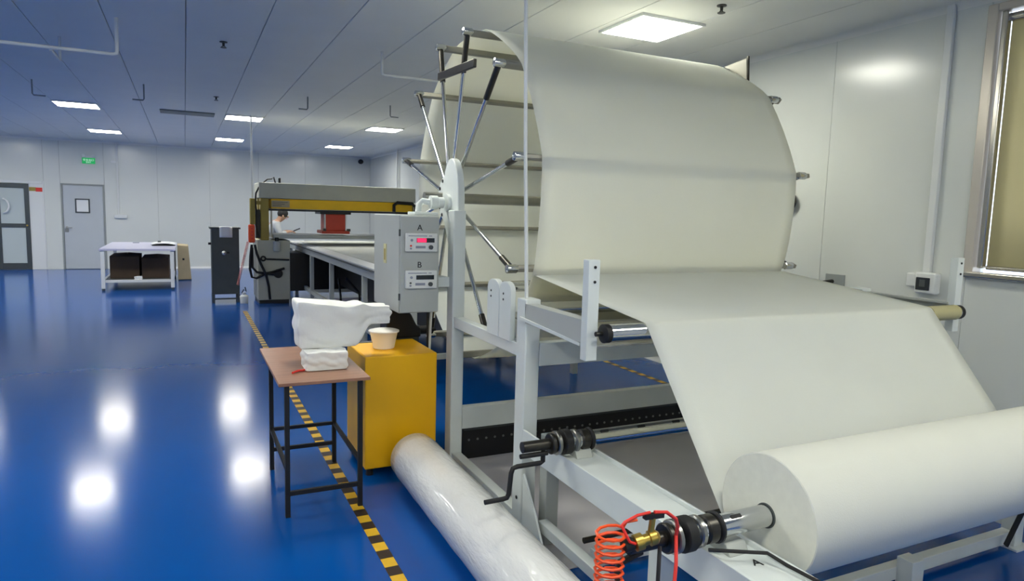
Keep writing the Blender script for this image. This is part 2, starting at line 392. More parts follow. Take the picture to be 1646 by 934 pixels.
# ------------------------------------------------------------------ back wall fittings
e = thing('exit_sign', 'green emergency exit sign on back wall above the grey door', 'sign', (-2.06, Y1-.03, 2.55))
B().box(-2.20, -1.93, Y1-.035, Y1, 2.56, 2.70).build('sign_box', 'green', e, bevel=.005)
text('lettering', '安全出口', .058, 'sign', e, (-2.065, Y1-.037, 2.645), (PI/2, 0, 0))
text('lettering', 'EXIT', .05, 'sign', e, (-2.065, Y1-.037, 2.592), (PI/2, 0, 0))
for x in (-2.17, -1.96): B().lathe((x, Y1-.03, 2.745), (0, -1, 0), [(0, .012), (.02, .035), (.05, .04), (.055, .03)], 14).build('emergency_lamp', 'trim', e)
B().box(-2.14, -1.99, Y1-.03, Y1, 2.70, 2.75).build('battery_box', 'trim', e, bevel=.004)
p = thing('socket_conduit', 'white vertical conduit with outlet box on the back wall', 'conduit', (-1.47, Y1-.03, 1.26))
B().box(-1.49, -1.45, Y1-.03, Y1, 1.35, ZC-.05).build('conduit', 'trim', p, bevel=.004)
B().box(-1.57, -1.29, Y1-.06, Y1, 1.26, 1.35).build('outlet_box', 'trim', p, bevel=.008)
B().box(-1.60, -1.49, Y1-.04, Y1, 2.60, 2.66).build('junction_box', 'trim', p, bevel=.004)
conduit('corner_pipe', [(4.74, 16.45, ZC), (4.74, 16.45, .0)], .03, 'white vertical pipe near the far right corner of the room', 'pipe')
q = thing('security_camera', 'small dark dome security camera in the far right corner', 'camera', (4.50, Y1-.1, 2.95))
B().lathe((4.50, Y1, 3.0), (0, -1, 0), [(0, .05), (.02, .05), (.03, .025), (.12, .025)], 14).build('mount', 'trim', q)
B().ball((4.50, Y1-.15, 2.98), .075, (1, 1, .9)).build('dome', 'rubber', q)

# ------------------------------------------------------------------ right wall fittings
p = thing('wall_trunking', 'white vertical cable trunking on right wall beside window', 'trunking', (X1-.03, 3.06, 1.3))
B().box(X1-.03, X1, 3.03, 3.085, 1.27, ZC).build('trunking', 'trim', p, bevel=.006)
q = thing('switch_box', 'white wall socket box with dark window at trunking end', 'socket', (X1-.1, 3.03, 1.12))
B().box(X1-.10, X1-.031, 2.94, 3.09, 1.125, 1.275).build('body', 'trim', q, bevel=.012)
B().box(X1-.06, X1-.0, 3.095, 3.18, 1.165, 1.26).build('side_plug', 'trim', q, bevel=.008)
B().box(X1-.108, X1-.1005, 2.975, 3.075, 1.15, 1.24).build('cover', 'disp', q, bevel=.004)
B().box(X1-.112, X1-.1085, 3.005, 3.045, 1.175, 1.225).build('switch', 'dgrey', q)
q = thing('wall_bracket', 'small grey steel plate with clamp on the right wall', 'bracket', (X1-.03, 3.82, 1.1))
B().box(X1-.012, X1, 3.73, 3.91, 1.09, 1.19).build('plate', 'grey', q, bevel=.003)
B().tube([(X1-.012, 3.84, 1.13), (X1-.12, 3.84, 1.12)], .018).build('clamp', 'black', q)

q = thing('wall_horn', 'round dark fitting on right wall half hidden behind the drum', 'fitting', (X1, 4.33, 1.70))
B().lathe((X1, 4.33, 1.785), (-1, 0, 0), [(0, .05), (.02, .05), (.03, .085), (.05, .09), (.055, .08)], 24).build('disc', 'dsteel', q)
B().lathe((X1-.055, 4.33, 1.785), (-1, 0, 0), [(0, .03), (.012, .028)], 16).build('cap', 'rubber', q)

# ------------------------------------------------------------------ floor marking tapes and mat
def tape(x, y0, y1, wd, label):
    t = thing('floor_tape', label, 'tape', (x, y0, 0))
    B().box(x-wd/2, x+wd/2, y0, y1, .0005, .0015).build('tape_base', 'tyel', t)
    first = None; y = y0+.08; k = 0
    while y < y1-.1:
        if first is None: first = B().box(x-wd/2-.001, x+wd/2+.001, y, y+.078, .001, .0022).build('stripe', 'tblk', t); ys0 = y
        else: inst(first, 'stripe', t, (0, y-ys0, 0))
        y += .16
tape(.807, 2.2, 11.2, .062, 'black and yellow hazard tape running along the blue floor')
tape(4.21, 4.4, 8.2, .06, 'hazard tape on floor along the right wall behind the machine')
tag(B().box(1.42, 3.9, 2.50, 3.965, .0005, .006).build('floor_mat', 'mat_grey', bevel=.002), 'flat grey sheet on floor under the machine frame', 'mat')

# ------------------------------------------------------------------ machine stand
XL0, XL1, XR0, XR1 = 1.46, 1.54, 3.84, 3.92
fr = thing('machine_stand', 'white steel stand carrying the fabric reel and guide rollers', 'machine frame', (2.66, 3.3, 0))
for x0, x1 in ((XL0, XL1), (XR0, XR1)):
    rp = B().box(x0, x1, 3.84, 3.94, 0, 1.62).build('rear_post', 'white', fr, bevel=.006)
    B().box(x0-.03, x1+.03, 3.81, 3.97, .006, .014).build('foot_plate', 'white', rp)
    fp = B().box(x0, x1, 2.85, 2.95, 0, 1.20).build('front_post', 'white', fr, bevel=.006)
    B().box(x0-.03, x1+.03, 2.82, 2.98, .006, .014).build('foot_plate', 'white', fp)
    B().cyl((x0-.003, 2.895, .2), (x0+.002, 2.895, .2), .009, n=10).build('bolt', 'rubber', fp)
    B().box(x0+.01, x1-.01, 2.95, 3.84, .905, .97).build('side_rail', 'white', fr, bevel=.004)
    B().box(x0+.01, x1-.01, 2.95, 3.84, .05, .11).build('floor_rail', 'white', fr, bevel=.004)
    # roller arm leaning out towards the front, with its upright
    s = 1 if x0 < 2 else -1
    xa = x0 if s > 0 else x1
    arm = B(); arm.box(min(xa, xa+s*.012), max(xa, xa+s*.012), 2.33, 2.86, 1.085, 1.168).box(min(xa, xa+s*.06), max(xa, xa+s*.06), 2.33, 2.86, 1.168, 1.18)
    arm.build('roller_arm', 'lgrey', fr)
    B().bar((xa, 2.90, 1.105), (xa+s*.01, 2.36, 1.075), .02, .014).build('brace', 'white', fr)
    up = B().box(min(xa-s*.004, xa+s*.05), max(xa-s*.004, xa+s*.05), 2.30, 2.345, 1.015, 1.43).build('upright', 'white', fr, bevel=.003)
    for z in (1.34, 1.40): B().cyl((xa+s*.025, 2.296, z), (xa+s*.025, 2.305, z), .006, n=8).build('hole', 'rubber', up)
    # rounded bracket pair on the side rail
    for (ya, yb, xo) in (((3.165, 3.315, 0.0), (3.025, 3.16, .0)) if s > 0 else ()):
        prof = [(ya, .965), (yb, .965), (yb, 1.22)]+[((ya+yb)/2+(yb-ya)/2*math.cos(a), 1.22+.045*math.sin(a)) for a in [i*PI/8 for i in range(1, 8)]]+[(ya, 1.22)]
        bk = B().prism(prof, 'x', x0+xo, x0+xo+.03).build('bracket_plate', 'white', fr, bevel=.003)
        if xo == 0:
            for z in (1.17, 1.20): B().cyl((x0-.002, yb-.05, z), (x0+.001, yb-.05, z), .006, n=8).build('hole', 'rubber', bk)
    # top plate carrying the reel shaft
    prof = [(3.86, 1.40), (4.02, 1.40), (4.14, 1.60)]+[(4.0+.14*math.cos(a), 1.70+.24*math.sin(a)) for a in [i*PI/12 for i in range(13)]]+[(3.86, 1.60)]
    xb = x1-.048 if s > 0 else x0+.004
    pl = B().prism(prof, 'x', xb, xb+.045).build('bearing_plate', 'white', fr, bevel=.006)
    B().cyl((xb-.02, 4.02, 1.665), (xb+.065, 4.02, 1.665), .055).build('bearing', 'white', pl)
B().box(XL1, XR0, 2.85, 2.91, .87, .985).build('front_rail', 'white', fr, bevel=.004)
B().box(XL1, XR0, 3.85, 3.91, .25, .39).build('rear_rail', 'white', fr, bevel=.004)
B().box(XL1+.02, XR0-.02, 2.95, 3.35, 1.055, 1.065).build('drip_tray', 'tray', fr, bevel=.002)
B().box(XL1+.02, XR0-.02, 2.40, 2.80, 1.045, 1.055).build('drip_tray', 'tray', fr, bevel=.002)

def guide_roller(y, z, r, x0, x1, label):
    t = thing('guide_roller', label, 'roller', ((x0+x1)/2, y, z))
    B().cyl((x0+.02, y, z), (x1-.02, y, z), r, n=24).build('tube', 'chrome', t)
    for a, bq in ((x0, x0+.03), (x1-.03, x1)): B().lathe((a, y, z), (1, 0, 0), [(0, r*.5), (.006, r*1.04), (bq-a, r*1.04)], 24).build('end_cap', 'rubber', t)
    B().cyl((x0-.03, y, z), (x1+.03, y, z), .010, n=10).build('axle', 'dsteel', t)
    return t
gr = guide_roller(2.255, 1.135, .037, 1.50, 3.84, 'front chrome guide roller where the fabric turns down')
B().cyl((3.565, 2.255, 1.135), (3.80, 2.255, 1.135), .041, n=24).build('sleeve', 'core', gr)
guide_roller(3.05, 1.125, .034, 1.56, 3.76, 'second chrome guide roller behind the front one')
guide_roller(3.40, 1.20, .028, 1.60, 3.72, 'rear guide roller close under the fabric drum')

# long black drive trough on the floor behind the stand
t = thing('drive_trough', 'long black perforated trough on the floor behind the grey sheet', 'trough', (2.65, 4.1, 0))
B().box(1.60, 3.72, 3.97, 4.30, 0, .20).build('body', 'black', t, bevel=.004)
B().box(1.60, 3.72, 3.955, 4.30, .20, .215).build('lid', 'dgrey', t, bevel=.002)
B().cyl((1.6, 4.0, .245), (3.72, 4.0, .245), .014, n=10).build('rod', 'dsteel', t)
f0 = None
for k in range(34):
    if f0 is None: f0 = B().cyl((1.64, 3.966, .13), (1.64, 3.972, .13), .008, n=8).build('rivet', 'steel', t)
    else: inst(f0, 'rivet', t, (.062*k, 0, 0))

# ------------------------------------------------------------------ the reel
RX0, RX1, HY, HZ, RR = 1.58, 3.64, 4.23, 1.70, 1.035
HX, FX0, FX1 = 2.6, 1.70, 3.56
ANG = [17, 48, 77, 104, 135, 168.5, 202, 231, 260, 290, 320, 348]
reel = thing('winding_reel', 'tall spoked winding reel with chrome spokes and grey cross bars', 'reel', (HX, HY, HZ-RR))
B().cyl((1.40, HY, HZ), (3.92, HY, HZ), .034).build('shaft', 'steel', reel)
for x in (RX0, RX1):
    hb = B().lathe((x-.03, HY, HZ), (1, 0, 0), [(0, .15), (.02, .15), (.022, .09), (.055, .09)], 28).build('hub', 'white' if x < 2 else 'dsteel', reel)
    for k in range(12):
        a = R(ANG[k]+12)
        B().cyl((x-.034, HY+.13*math.cos(a), HZ+.13*math.sin(a)), (x-.006, HY+.13*math.cos(a), HZ+.13*math.sin(a)), .012, n=8).build('bolt', 'rubber', hb)
for x in (RX0, RX1):
    for k, d in enumerate(ANG):
        a = R(d); c, s = math.cos(a), math.sin(a)
        P = lambda r, dx=0: (x+dx, HY+r*c, HZ+r*s)
        sp = B().cyl(P(.08), P(RR-.02), .0125, n=12).build('spoke', 'chrome', reel)
        dark = k in (2, 3, 4, 5, 6, 1)
        B().cyl(P(RR-.24 if k in (2, 3, 4) else RR-.14), P(RR-.015), .018, n=12).build('sleeve', 'dsteel', sp)
        B().lathe(P(RR, -.035), (1, 0, 0), [(0, .012), (.005, .024), (.06, .024), (.07, .018)], 14).build('joint', 'chrome', sp)
for k, d in enumerate(ANG):
    a = R(d); y, z = HY+(RR-.004)*math.cos(a), HZ+(RR-.004)*math.sin(a)
    br = B()
    ey, ez = math.cos(a), math.sin(a)
    br.bar((RX0+.02, y, z), (RX1+.06, y, z), .028, .042, (0, ey, ez))
    br.build('cross_bar', 'bar', reel, bevel=.006)
B().bar((1.545, 4.39, 2.50), (1.545, 3.76, 2.475), .02, .05).build('balance_bar', 'dsteel', reel, bevel=.004)

B().prism([(4.02, 2.745), (3.80, 2.765), (3.785, 2.615)], 'x', 3.665, 3.672).build('guard_plate', 'bar', reel)
B().bar((3.675, 3.795, 2.78), (3.675, 3.782, 2.60), .014, .014).build('guard_rod', 'dsteel', reel)

# ------------------------------------------------------------------ fabric web: drum wrap, flat run and slanting run to the roll
RC = (1.545, .64); RRAD = .203
def drum_r(t, ro=.03):
    # radius of a taut wrap at angle t (deg): between chord and arc
    A = sorted(ANG); A2 = A+[A[0]+360]
    t = t % 360
    if t < A[0]: t += 360
    for a, b_ in zip(A2[:-1], A2[1:]):
        if a <= t <= b_:
            h = R((b_-a)/2); ch = math.cos(h)/math.cos(R(t-(a+b_)/2)); break
    return (RR+ro)*(.45+.55*ch)
drum = [(HY+drum_r(d)*math.cos(R(d)), HZ+drum_r(d)*math.sin(R(d))) for d in range(0, 361, 4)]
tang = (RC[0]+RRAD*.82, RC[1]-RRAD*.575)
web = [tang]
top1 = (2.255, 1.135); rr = .039
a0, a1 = R(144), R(97)
fpt = [(top1[0]+rr*math.cos(a0+(a1-a0)*i/6), top1[1]+rr*math.sin(a0+(a1-a0)*i/6)) for i in range(7)]
for i in range(1, 20):
    q = i/20; web.append((tang[0]+(fpt[0][0]-tang[0])*q, tang[1]+(fpt[0][1]-tang[1])*q))
web += fpt
rH, rI = RR+.042, RR+.036
Hp = (HY+rH*math.cos(R(203)), HZ+rH*math.sin(R(203))); Ip = (HY+rI*math.cos(R(231)), HZ+rI*math.sin(R(231)))
for i in range(1, 20):
    q = i/20; web.append((fpt[-1][0]+(Hp[0]-fpt[-1][0])*q, fpt[-1][1]+(Hp[1]-fpt[-1][1])*q))
for i in range(0, 11):
    q = i/10; web.append((Hp[0]+(Ip[0]-Hp[0])*q, Hp[1]+(Ip[1]-Hp[1])*q))
bf = B()
def strip(bf, path, x0, x1, nx, amp):
    vs = []
    for i, (y, z) in enumerate(path):
        row = []
        for j in range(nx+1):
            u = j/nx; x = x0+(x1-x0)*u
            wv = amp*math.sin(u*23+i*.13)*math.sin(i*.21+u*5)
            row.append(bf.bm.verts.new((x, y+wv, z+wv*.4)))
        vs.append(row)
    for i in range(len(path)-1):
        for j in range(nx): bf.bm.faces.new([vs[i][j], vs[i+1][j], vs[i+1][j+1], vs[i][j+1]])
strip(bf, drum, FX0, FX1, 24, .003)
strip(bf, web, FX0, FX1, 24, .0006)
fw = bf.build('fabric_web', 'fabric', solid=.0015); tag(fw, 'white nonwoven fabric wrapped on reel and stretched down over the rollers', 'fabric')

# ------------------------------------------------------------------ unwinding stand (front arms, shafts, roll)
un = thing('unwind_stand', 'white steel unwinding stand with two channel arms at the front', 'machine frame', (2.66, 2.0, 0))
for x0, x1 in ((1.455, 1.635), (3.685, 3.865)):
    arm = B()
    arm.box(x0, x0+.012, 1.15, 2.84, .45, .565).box(x1-.012, x1, 1.15, 2.60, .45, .572).box(x0+.012, x1-.012, 1.15, 2.60, .545, .556)
    ar = arm.build('arm', 'white', un, bevel=.002)
    B().box(x0+.08, x0+.15, 2.73, 2.80, .006, .55).build('arm_post', 'lgrey', un, bevel=.003)
    B().box(x0+.03, x0+.10, 1.80, 1.87, .01, .45).build('front_leg', 'white', un, bevel=.003)
    B().box(x0+.0, x0+.13, 1.77, 1.90, 0, .01).build('foot_plate', 'white', un)
    B().prism([(2.84, .02), (2.60, .02), (2.72, .20), (2.84, .34)], 'x', x0+.01, x0+.02).build('gusset', 'white', un)
    B().bar((x0+.065, 1.87, .12), (x0+.065, 2.73, .12), .05, .05).build('foot_rail', 'white', un, bevel=.003)
    if x0 < 2:
        B().cyl((x0-.004, 1.315, .50), (x0+.002, 1.315, .50), .016, n=8).build('bolt', 'rubber', ar)
        text('handwritten_mark', 'A', .05, 'rubber', ar, (x1-.075, 1.44, .5575), (0, 0, R(-15)))
    for y in (1.545, 2.46):
        B().prism([(y-.05, .556), (y+.05, .556), (y+.03, .59), (y-.03, .59)], 'x', x0+.05, x1-.05).build('saddle', 'lgrey', un, bevel=.003)
B().box(1.56, 3.71, 1.81, 1.86, .03, .09).build('floor_beam', 'white', un, bevel=.003)
B().box(1.635, 3.685, 2.42, 2.48, .03, .10).build('floor_beam', 'white', un, bevel=.003)
B().box(2.82, 2.90, 1.74, 1.815, .0, .14).build('stub_plate', 'white', un, bevel=.002)
B().cyl((1.58, 2.45, .155), (3.72, 2.45, .155), .014, n=10).build('tie_rod', 'dsteel', un)
B().bar((3.60, 1.78, .05), (3.68, 1.70, .45), .03, .012).build('strap', 'rubber', un)

def collars(parent, x, y, z, r, prof):
    b = B()
    for (a, bb, rr_, m) in prof:
        B().lathe((x+a, y, z), (1, 0, 0), [(0, rr_*.9), (.004, rr_), (bb-a-.004, rr_), (bb-a, rr_*.9)], 24).build('collar', m, parent)
def air_shaft(y, z, x0, label):
    t = thing('air_shaft', label, 'shaft', (2.5, y, z))
    B().cyl((x0+.22, y, z), (3.95, y, z), .036, n=28).build('tube', 'chrome', t)
    B().cyl((x0, y, z), (x0+.24, y, z), .024, n=20).build('journal', 'dsteel', t)
    collars(t, x0+.13, y, z, .05, ((0, .02, .046, 'dsteel'), (.025, .045, .052, 'steel'), (.06, .10, .055, 'rubber'), (.115, .135, .05, 'steel'), (.15, .19, .045, 'dsteel'), (.195, .21, .05, 'rubber')))
    for k in range(12):
        xx = x0+.40+k*.2
        B().obox((xx, y-.018, z+.031), (.04, .012, .006), (R(30), 0, 0)).build('key', 'rubber', t)
    return t
s1 = air_shaft(2.46, .625, 1.26, 'empty chrome air shaft resting on the arms behind the roll')
B().tube([(1.362, 2.46, .60), (1.362, 2.46, .552), (1.35, 2.46, .546), (1.24, 2.46, .545), (1.22, 2.46, .54), (1.212, 2.46, .52), (1.203, 2.46, .43), (1.195, 2.46, .415), (1.175, 2.46, .412), (1.093, 2.46, .411)], .0105, 10).build('crank_handle', 'rubber', s1)
B().cyl((1.25, 2.455, .588), (1.38, 2.455, .588), .0105, n=10).build('stop_rod', 'rubber', s1)
s2 = air_shaft(1.545, .64, 1.15, 'chrome air shaft with black collars carrying the white roll')
B().tube([(1.20, 1.545, .615), (1.12, 1.54, .60), (1.105, 1.53, .585), (1.10, 1.50, .50), (1.10, 1.49, .36)], .0105, 10).build('crank_handle', 'rubber', s2)
B().tube([(1.42, 1.50, .598), (1.50, 1.46, .596), (1.58, 1.42, .594), (1.60, 1.36, .58), (1.62, 1.16, .58)], .006, 8).build('air_line', 'rubber', s2)

fro = thing('fabric_roll', 'large white nonwoven fabric roll mounted at the front right', 'fabric roll', (2.6, RC[0], RC[1]-RRAD))
B().lathe((FX0, RC[0], RC[1]), (1, 0, 0), [(0, RRAD-.003), (.003, RRAD), (FX1-FX0-.003, RRAD), (FX1-FX0, RRAD-.003)], 72, cap=False).build('fabric_winding', 'roll', fro)
for x in (FX0, FX1):
    B().lathe((x, RC[0], RC[1]), (1, 0, 0), [(0, .041), (0, .08), (0, .12), (0, .16), (0, RRAD-.003)], 72, cap=False).build('roll_end', 'rollend', fro)
B().lathe((FX0-.004, RC[0], RC[1]), (1, 0, 0), [(0, .037), (0, .041), (FX1-FX0+.008, .041), (FX1-FX0+.008, .037)], 36, cap=False).build('core', 'dgrey', fro)

va = thing('air_valve', 'brass air valve with black knob beside the roll shaft', 'valve', (1.17, 1.50, .69))
B().lathe((1.20, 1.47, .70), (-.55, .1, -.12), [(0, .012), (.01, .022), (.03, .022), (.032, .016), (.05, .016), (.052, .024), (.075, .024), (.08, .014)], 14).build('body', 'brass', va)
B().lathe((1.125, 1.485, .685), (-.55, .1, -.12), [(0, .016), (.006, .02), (.03, .02), (.036, .014)], 14).build('knob', 'rubber', va)
B().cyl((1.175, 1.475, .705), (1.18, 1.475, .755), .009, n=10).build('stem', 'brass', va)
B().bar((1.15, 1.475, .762), (1.215, 1.475, .758), .016, .014).build('handle', 'rubber', va)
B().cyl((1.19, 1.475, .69), (1.19, 1.53, .655), .012, n=10).build('fitting', 'brass', va)
coil = []
for i in range(0, 150):
    a = i/10*2*PI; zz = .73-.32*i/150
    coil.append((1.055+.042*math.cos(a), 1.50+.035*math.sin(a), zz))
coil = [(1.13, 1.48, .755), (1.10, 1.49, .75)]+coil
tag(B().tube(coil, .0045, 6).build('air_hose', 'orange'), 'coiled orange air hose hanging by the brass valve', 'hose')
hp = [(1.185, 1.475, .77), (1.225, 1.47, .765), (1.265, 1.475, .735), (1.285, 1.49, .70), (1.29, 1.50, .67), (1.27, 1.47, .60), (1.24, 1.44, .52), (1.235, 1.42, .42), (1.235, 1.42, .34)]
tag(B().tube(hp, .0055, 8).build('air_hose', 'redp'), 'red air hose looping over the valve and hanging down', 'hose')
hp = [(1.17, 1.475, .772), (1.13, 1.48, .768), (1.09, 1.485, .752), (1.08, 1.485, .745), (1.10, 1.47, .70), (1.12, 1.47, .69)]
tag(B().tube(hp, .0045, 8).build('air_hose', 'redp'), 'thin red hose bending from valve top down to its knob', 'hose')
hp = [(1.215, 1.48, .66), (1.19, 1.45, .58), (1.185, 1.44, .48), (1.18, 1.43, .33)]
tag(B().tube(hp, .006, 8).build('air_hose', 'black'), 'black hose hanging below the brass valve', 'hose')

# ------------------------------------------------------------------ wrapped roll on the floor
wp = thing('wrapped_roll', 'plastic wrapped white roll lying on floor beside the stand', 'fabric roll', (1.2, 2.7, 0))
prof = [(0, .115), (.004, .135), (.02, .148)]+[(.02+i*.1, .149+.0015*math.sin(i*2.1)) for i in range(1, 23)]+[(2.36, .13), (2.365, .10)]
B().lathe((1.20, 3.76, .151), (-.006, -1, 0), prof, 40).build('wrapped_winding', 'wrap', wp)
B().lathe((1.20, 3.772, .151), (0, 1, 0), [(0, .055), (.004, .055), (.004, .040), (0, .040)], 24, cap=False).build('core_end', 'core', wp)

# ------------------------------------------------------------------ rope
tag(B().tube([(1.48, 3.0, ZC), (1.48, 2.985, 2.6), (1.48, 2.945, 1.9), (1.482, 2.915, 1.5), (1.485, 2.90, 1.202)], .0095, 8).build('pull_rope', 'trim'), 'white cord hanging from the ceiling in front of the reel', 'cord')

# ------------------------------------------------------------------ control box
cb = thing('control_box', 'grey control box with two counters marked A and B', 'control box', (1.25, 4.15, 1.0))
B().box(1.13, 1.378, 3.87, 4.45, 1.0, 1.585).build('cabinet', 'lgrey', cb, bevel=.006)
dr = B().box(1.136, 1.372, 3.85, 3.869, 1.006, 1.579).build('door', 'lgrey', cb, bevel=.004)
for z in (1.10, 1.48): B().cyl((1.131, 3.862, z-.02), (1.131, 3.862, z+.02), .006, n=8).build('hinge', 'dgrey', dr)
B().box(1.378, 1.459, 3.90, 4.02, 1.15, 1.21).build('mount_bracket', 'white', cb)
B().box(1.126, 1.1295, 4.14, 4.20, 1.28, 1.40).build('warning_label', 'label', cb)
B().box(1.1245, 1.1265, 4.155, 4.185, 1.30, 1.37).build('warning_print', 'olive', cb)
for (z, ch, lit) in ((1.425, 'A', 1), (1.205, 'B', 0)):
    cn = B().box(1.16, 1.354, 3.83, 3.849, z-.054, z+.054).build('counter', 'trim', cb, bevel=.004)
    B().box(1.225, 1.335, 3.8275, 3.8295, z+.0, z+.026).build('screen', 'disp', cn)
    if lit: text('digits', '888', .03, 'dred', cn, (1.256, 3.8268, z+.013), (PI/2, 0, 0)); B().box(1.228, 1.284, 3.8268, 3.8275, z+.002, z+.024).build('lit_digits', 'dred', cn)
    B().box(1.175, 1.29, 3.8285, 3.8297, z+.036, z+.041).build('print_line', 'faint', cn)
    B().box(1.30, 1.32, 3.8285, 3.8297, z+.036, z+.041).build('print_line', 'faint', cn)
    B().cyl((1.195, 3.8297, z+.013), (1.195, 3.826, z+.013), .008, n=12).build('button', 'faint', cn)
    B().cyl((1.19, 3.8297, z-.02), (1.19, 3.826, z-.02), .006, n=12).build('button', 'redp' if lit else 'dgrey', cn)
    B().cyl((1.19, 3.8297, z-.036), (1.19, 3.826, z-.036), .006, n=12).build('button', 'faint', cn)
    B().cyl((1.312, 3.8297, z-.028), (1.312, 3.818, z-.028), .013, n=16).build('dial', 'dgrey', cn)
    B().box(1.22, 1.28, 3.8285, 3.8297, z-.035, z-.02).build('print_block', 'faint', cn)
    text('letter_mark', ch, .05, 'rubber', dr, (1.25, 3.8485, z+.085), (PI/2, 0, 0))
gm = thing('gear_motor', 'small white gear motor on top of the control box', 'motor', (1.38, 4.0, 1.585))
B().box(1.25, 1.40, 3.95, 4.10, 1.585, 1.605).build('base', 'white', gm, bevel=.004)
B().lathe((1.365, 4.02, 1.665), (1, 0, 0), [(0, .028), (.005, .042), (.05, .042), (.055, .034), (.09, .034)], 20).build('coupling', 'white', gm)
B().tube([(1.365, 4.02, 1.665), (1.325, 4.03, 1.672), (1.305, 4.04, 1.65), (1.30, 4.04, 1.605)], .02, 12).build('elbow', 'white', gm)

# ------------------------------------------------------------------ yellow cabinet, black motor, tub
yc = thing('yellow_cabinet', 'bright yellow steel cabinet beside the machine stand', 'cabinet', (1.16, 4.15, 0))
B().box(.94, 1.388, 3.90, 4.40, .05, .742).build('body', 'yellow', yc, bevel=.008)
for x in (.98, 1.35):
    for y in (3.95, 4.35): B().cyl((x, y, 0), (x, y, .05), .022, n=14).build('foot', 'rubber', yc)
mo = thing('drive_motor', 'black drive motor with sloping hood behind the yellow cabinet', 'motor', (1.35, 4.42, 0))
B().prism([(1.21, .745), (1.21, .86), (1.225, .985), (1.27, .95), (1.36, .93), (1.385, .90), (1.42, .83), (1.452, .81), (1.452, .745)], 'y', 4.415, 4.60).build('hood', 'rubber', mo, bevel=.012)
B().box(1.22, 1.44, 4.43, 4.59, 0, .745).build('pedestal', 'dgrey', mo)
B().lathe((1.445, 4.50, .78), (1, 0, 0), [(0, .03), (.10, .03), (.102, .012), (.14, .012)], 16).build('output_shaft', 'rubber', mo)
cl = thing('hose_clamp_stand', 'thin black post with white cable between cabinet and stand', 'post', (1.43, 4.3, 0))
B().cyl((1.425, 4.2, 0), (1.425, 4.2, .98), .008, n=8).build('post', 'rubber', cl)
B().tube([(1.435, 4.2, .60), (1.445, 4.2, .9), (1.45, 4.2, .97), (1.46, 4.22, .98)], .010, 8).build('cable', 'trim', cl)
TX, TY = 1.115, 4.14
tb = thing('plastic_tub', 'clear round plastic tub standing on the yellow cabinet', 'tub', (TX, TY, .7425))
B().lathe((TX, TY, .7425), (0, 0, 1), [(0, .060), (.004, .066), (.10, .086), (.104, .090), (.104, .084), (.098, .081), (.008, .060)], 28).build('bowl', 'tub', tb)
B().lathe((TX, TY, .852), (0, 0, 1), [(-.006, .091), (-.004, .096), (.004, .096), (.008, .084), (.006, .02)], 28).build('lid', 'tub', tb)
B().cyl((TX, TY, .752), (TX, TY, .80), .058, .066, n=24).build('contents', 'wclean', tb)

# ------------------------------------------------------------------ brown table and what lies on it
bt = thing('small_table', 'brown topped side table with thin black metal legs', 'table', (.65, 3.95, 0))
B().box(.405, .872, 3.50, 4.46, .705, .722).build('table_top', 'wood', bt, bevel=.002)
LG = ((.448, 3.535), (.825, 3.535), (.448, 4.25), (.825, 4.25))
for (x, y) in LG: B().box(x-.012, x+.012, y-.012, y+.012, 0, .705).build('leg', 'rubber', bt)
B().box(.46, .813, 3.525, 3.545, .115, .137).build('stretcher', 'rubber', bt)
B().box(.46, .813, 4.24, 4.26, .115, .137).build('stretcher', 'rubber', bt)
B().box(.438, .458, 3.547, 4.238, .245, .265).build('stretcher', 'rubber', bt)
B().box(.46, .813, 4.24, 4.26, .245, .265).build('stretcher', 'rubber', bt)
B().box(.815, .835, 3.547, 4.238, .245, .265).build('stretcher', 'rubber', bt)
# folded white stack
def lump(x0, x1, y0, y1, z0, z1, seed, amp, nx=12, ny=8, nz=5):
    rnd = random.Random(seed); b = B()
    ph = [rnd.uniform(0, 6) for _ in range(9)]
    bmesh.ops.create_cube(b.bm, size=1)
    bmesh.ops.subdivide_edges(b.bm, edges=b.bm.edges[:], cuts=15, use_grid_fill=True)
    for v in b.bm.verts:
        u = v.co.copy()
        n = 1.3*(abs(math.sin(u.x*9+u.z*7+u.y*4+ph[4]))**.6-.6)+1.0*(abs(math.sin(u.z*8-u.x*5+ph[5]))**.6-.6)+math.sin(u.x*7+ph[0]+u.z*3)*math.sin(u.y*6+ph[1])+.6*math.sin(u.z*11+ph[2]+u.x*4)+.5*math.sin(u.y*13+u.x*9+ph[3])
        rd = u.normalized()
        k = 1-.10*max(0, u.length-.62)
        f = 0 if u.z < -.49 else 1
        v.co = Vector(((x0+x1)/2+u.x*(x1-x0)*k+rd.x*n*amp*f, (y0+y1)/2+u.y*(y1-y0)*k+rd.y*n*amp*f, z0+(u.z+.5)*(z1-z0)+rd.z*n*amp*f))
    return b
tag(lump(.575, .80, 3.72, 3.92, .7225, .822, 3, .005).build('folded_cloth', 'wclean', subsurf=1), 'small white folded cloth stack on the brown table', 'cloth')
bn = lump(.555, 1.085, 3.84, 4.06, .824, 1.05, 5, .008)
for v in bn.bm.verts:       # the bundle: wide block on the left, twisted narrow end on the right
    t_ = (v.co.x-.555)/.53; h_ = (v.co.z-.824)/.226
    v.co.z += .03*(1-t_)*h_
    if t_ > .62:
        e_ = min(1, (t_-.62)/.12)
        k = 1-.55*e_
        v.co.z = .995+(v.co.z-.94)*k if e_ > .99 else v.co.z*(1-e_)+(.995+(v.co.z-.94)*k)*e_
        v.co.y = 3.95+(v.co.y-3.95)*(1-.3*e_)
tag(bn.build('cloth_bundle', 'wclean', subsurf=1), 'large white cloth bundle propped above the brown table', 'cloth')
tag(B().box(.72, .99, 3.93, 3.97, .8225, .8255).build('steel_ruler', 'dsteel'), 'dark flat ruler sticking out under the white bundle', 'ruler')
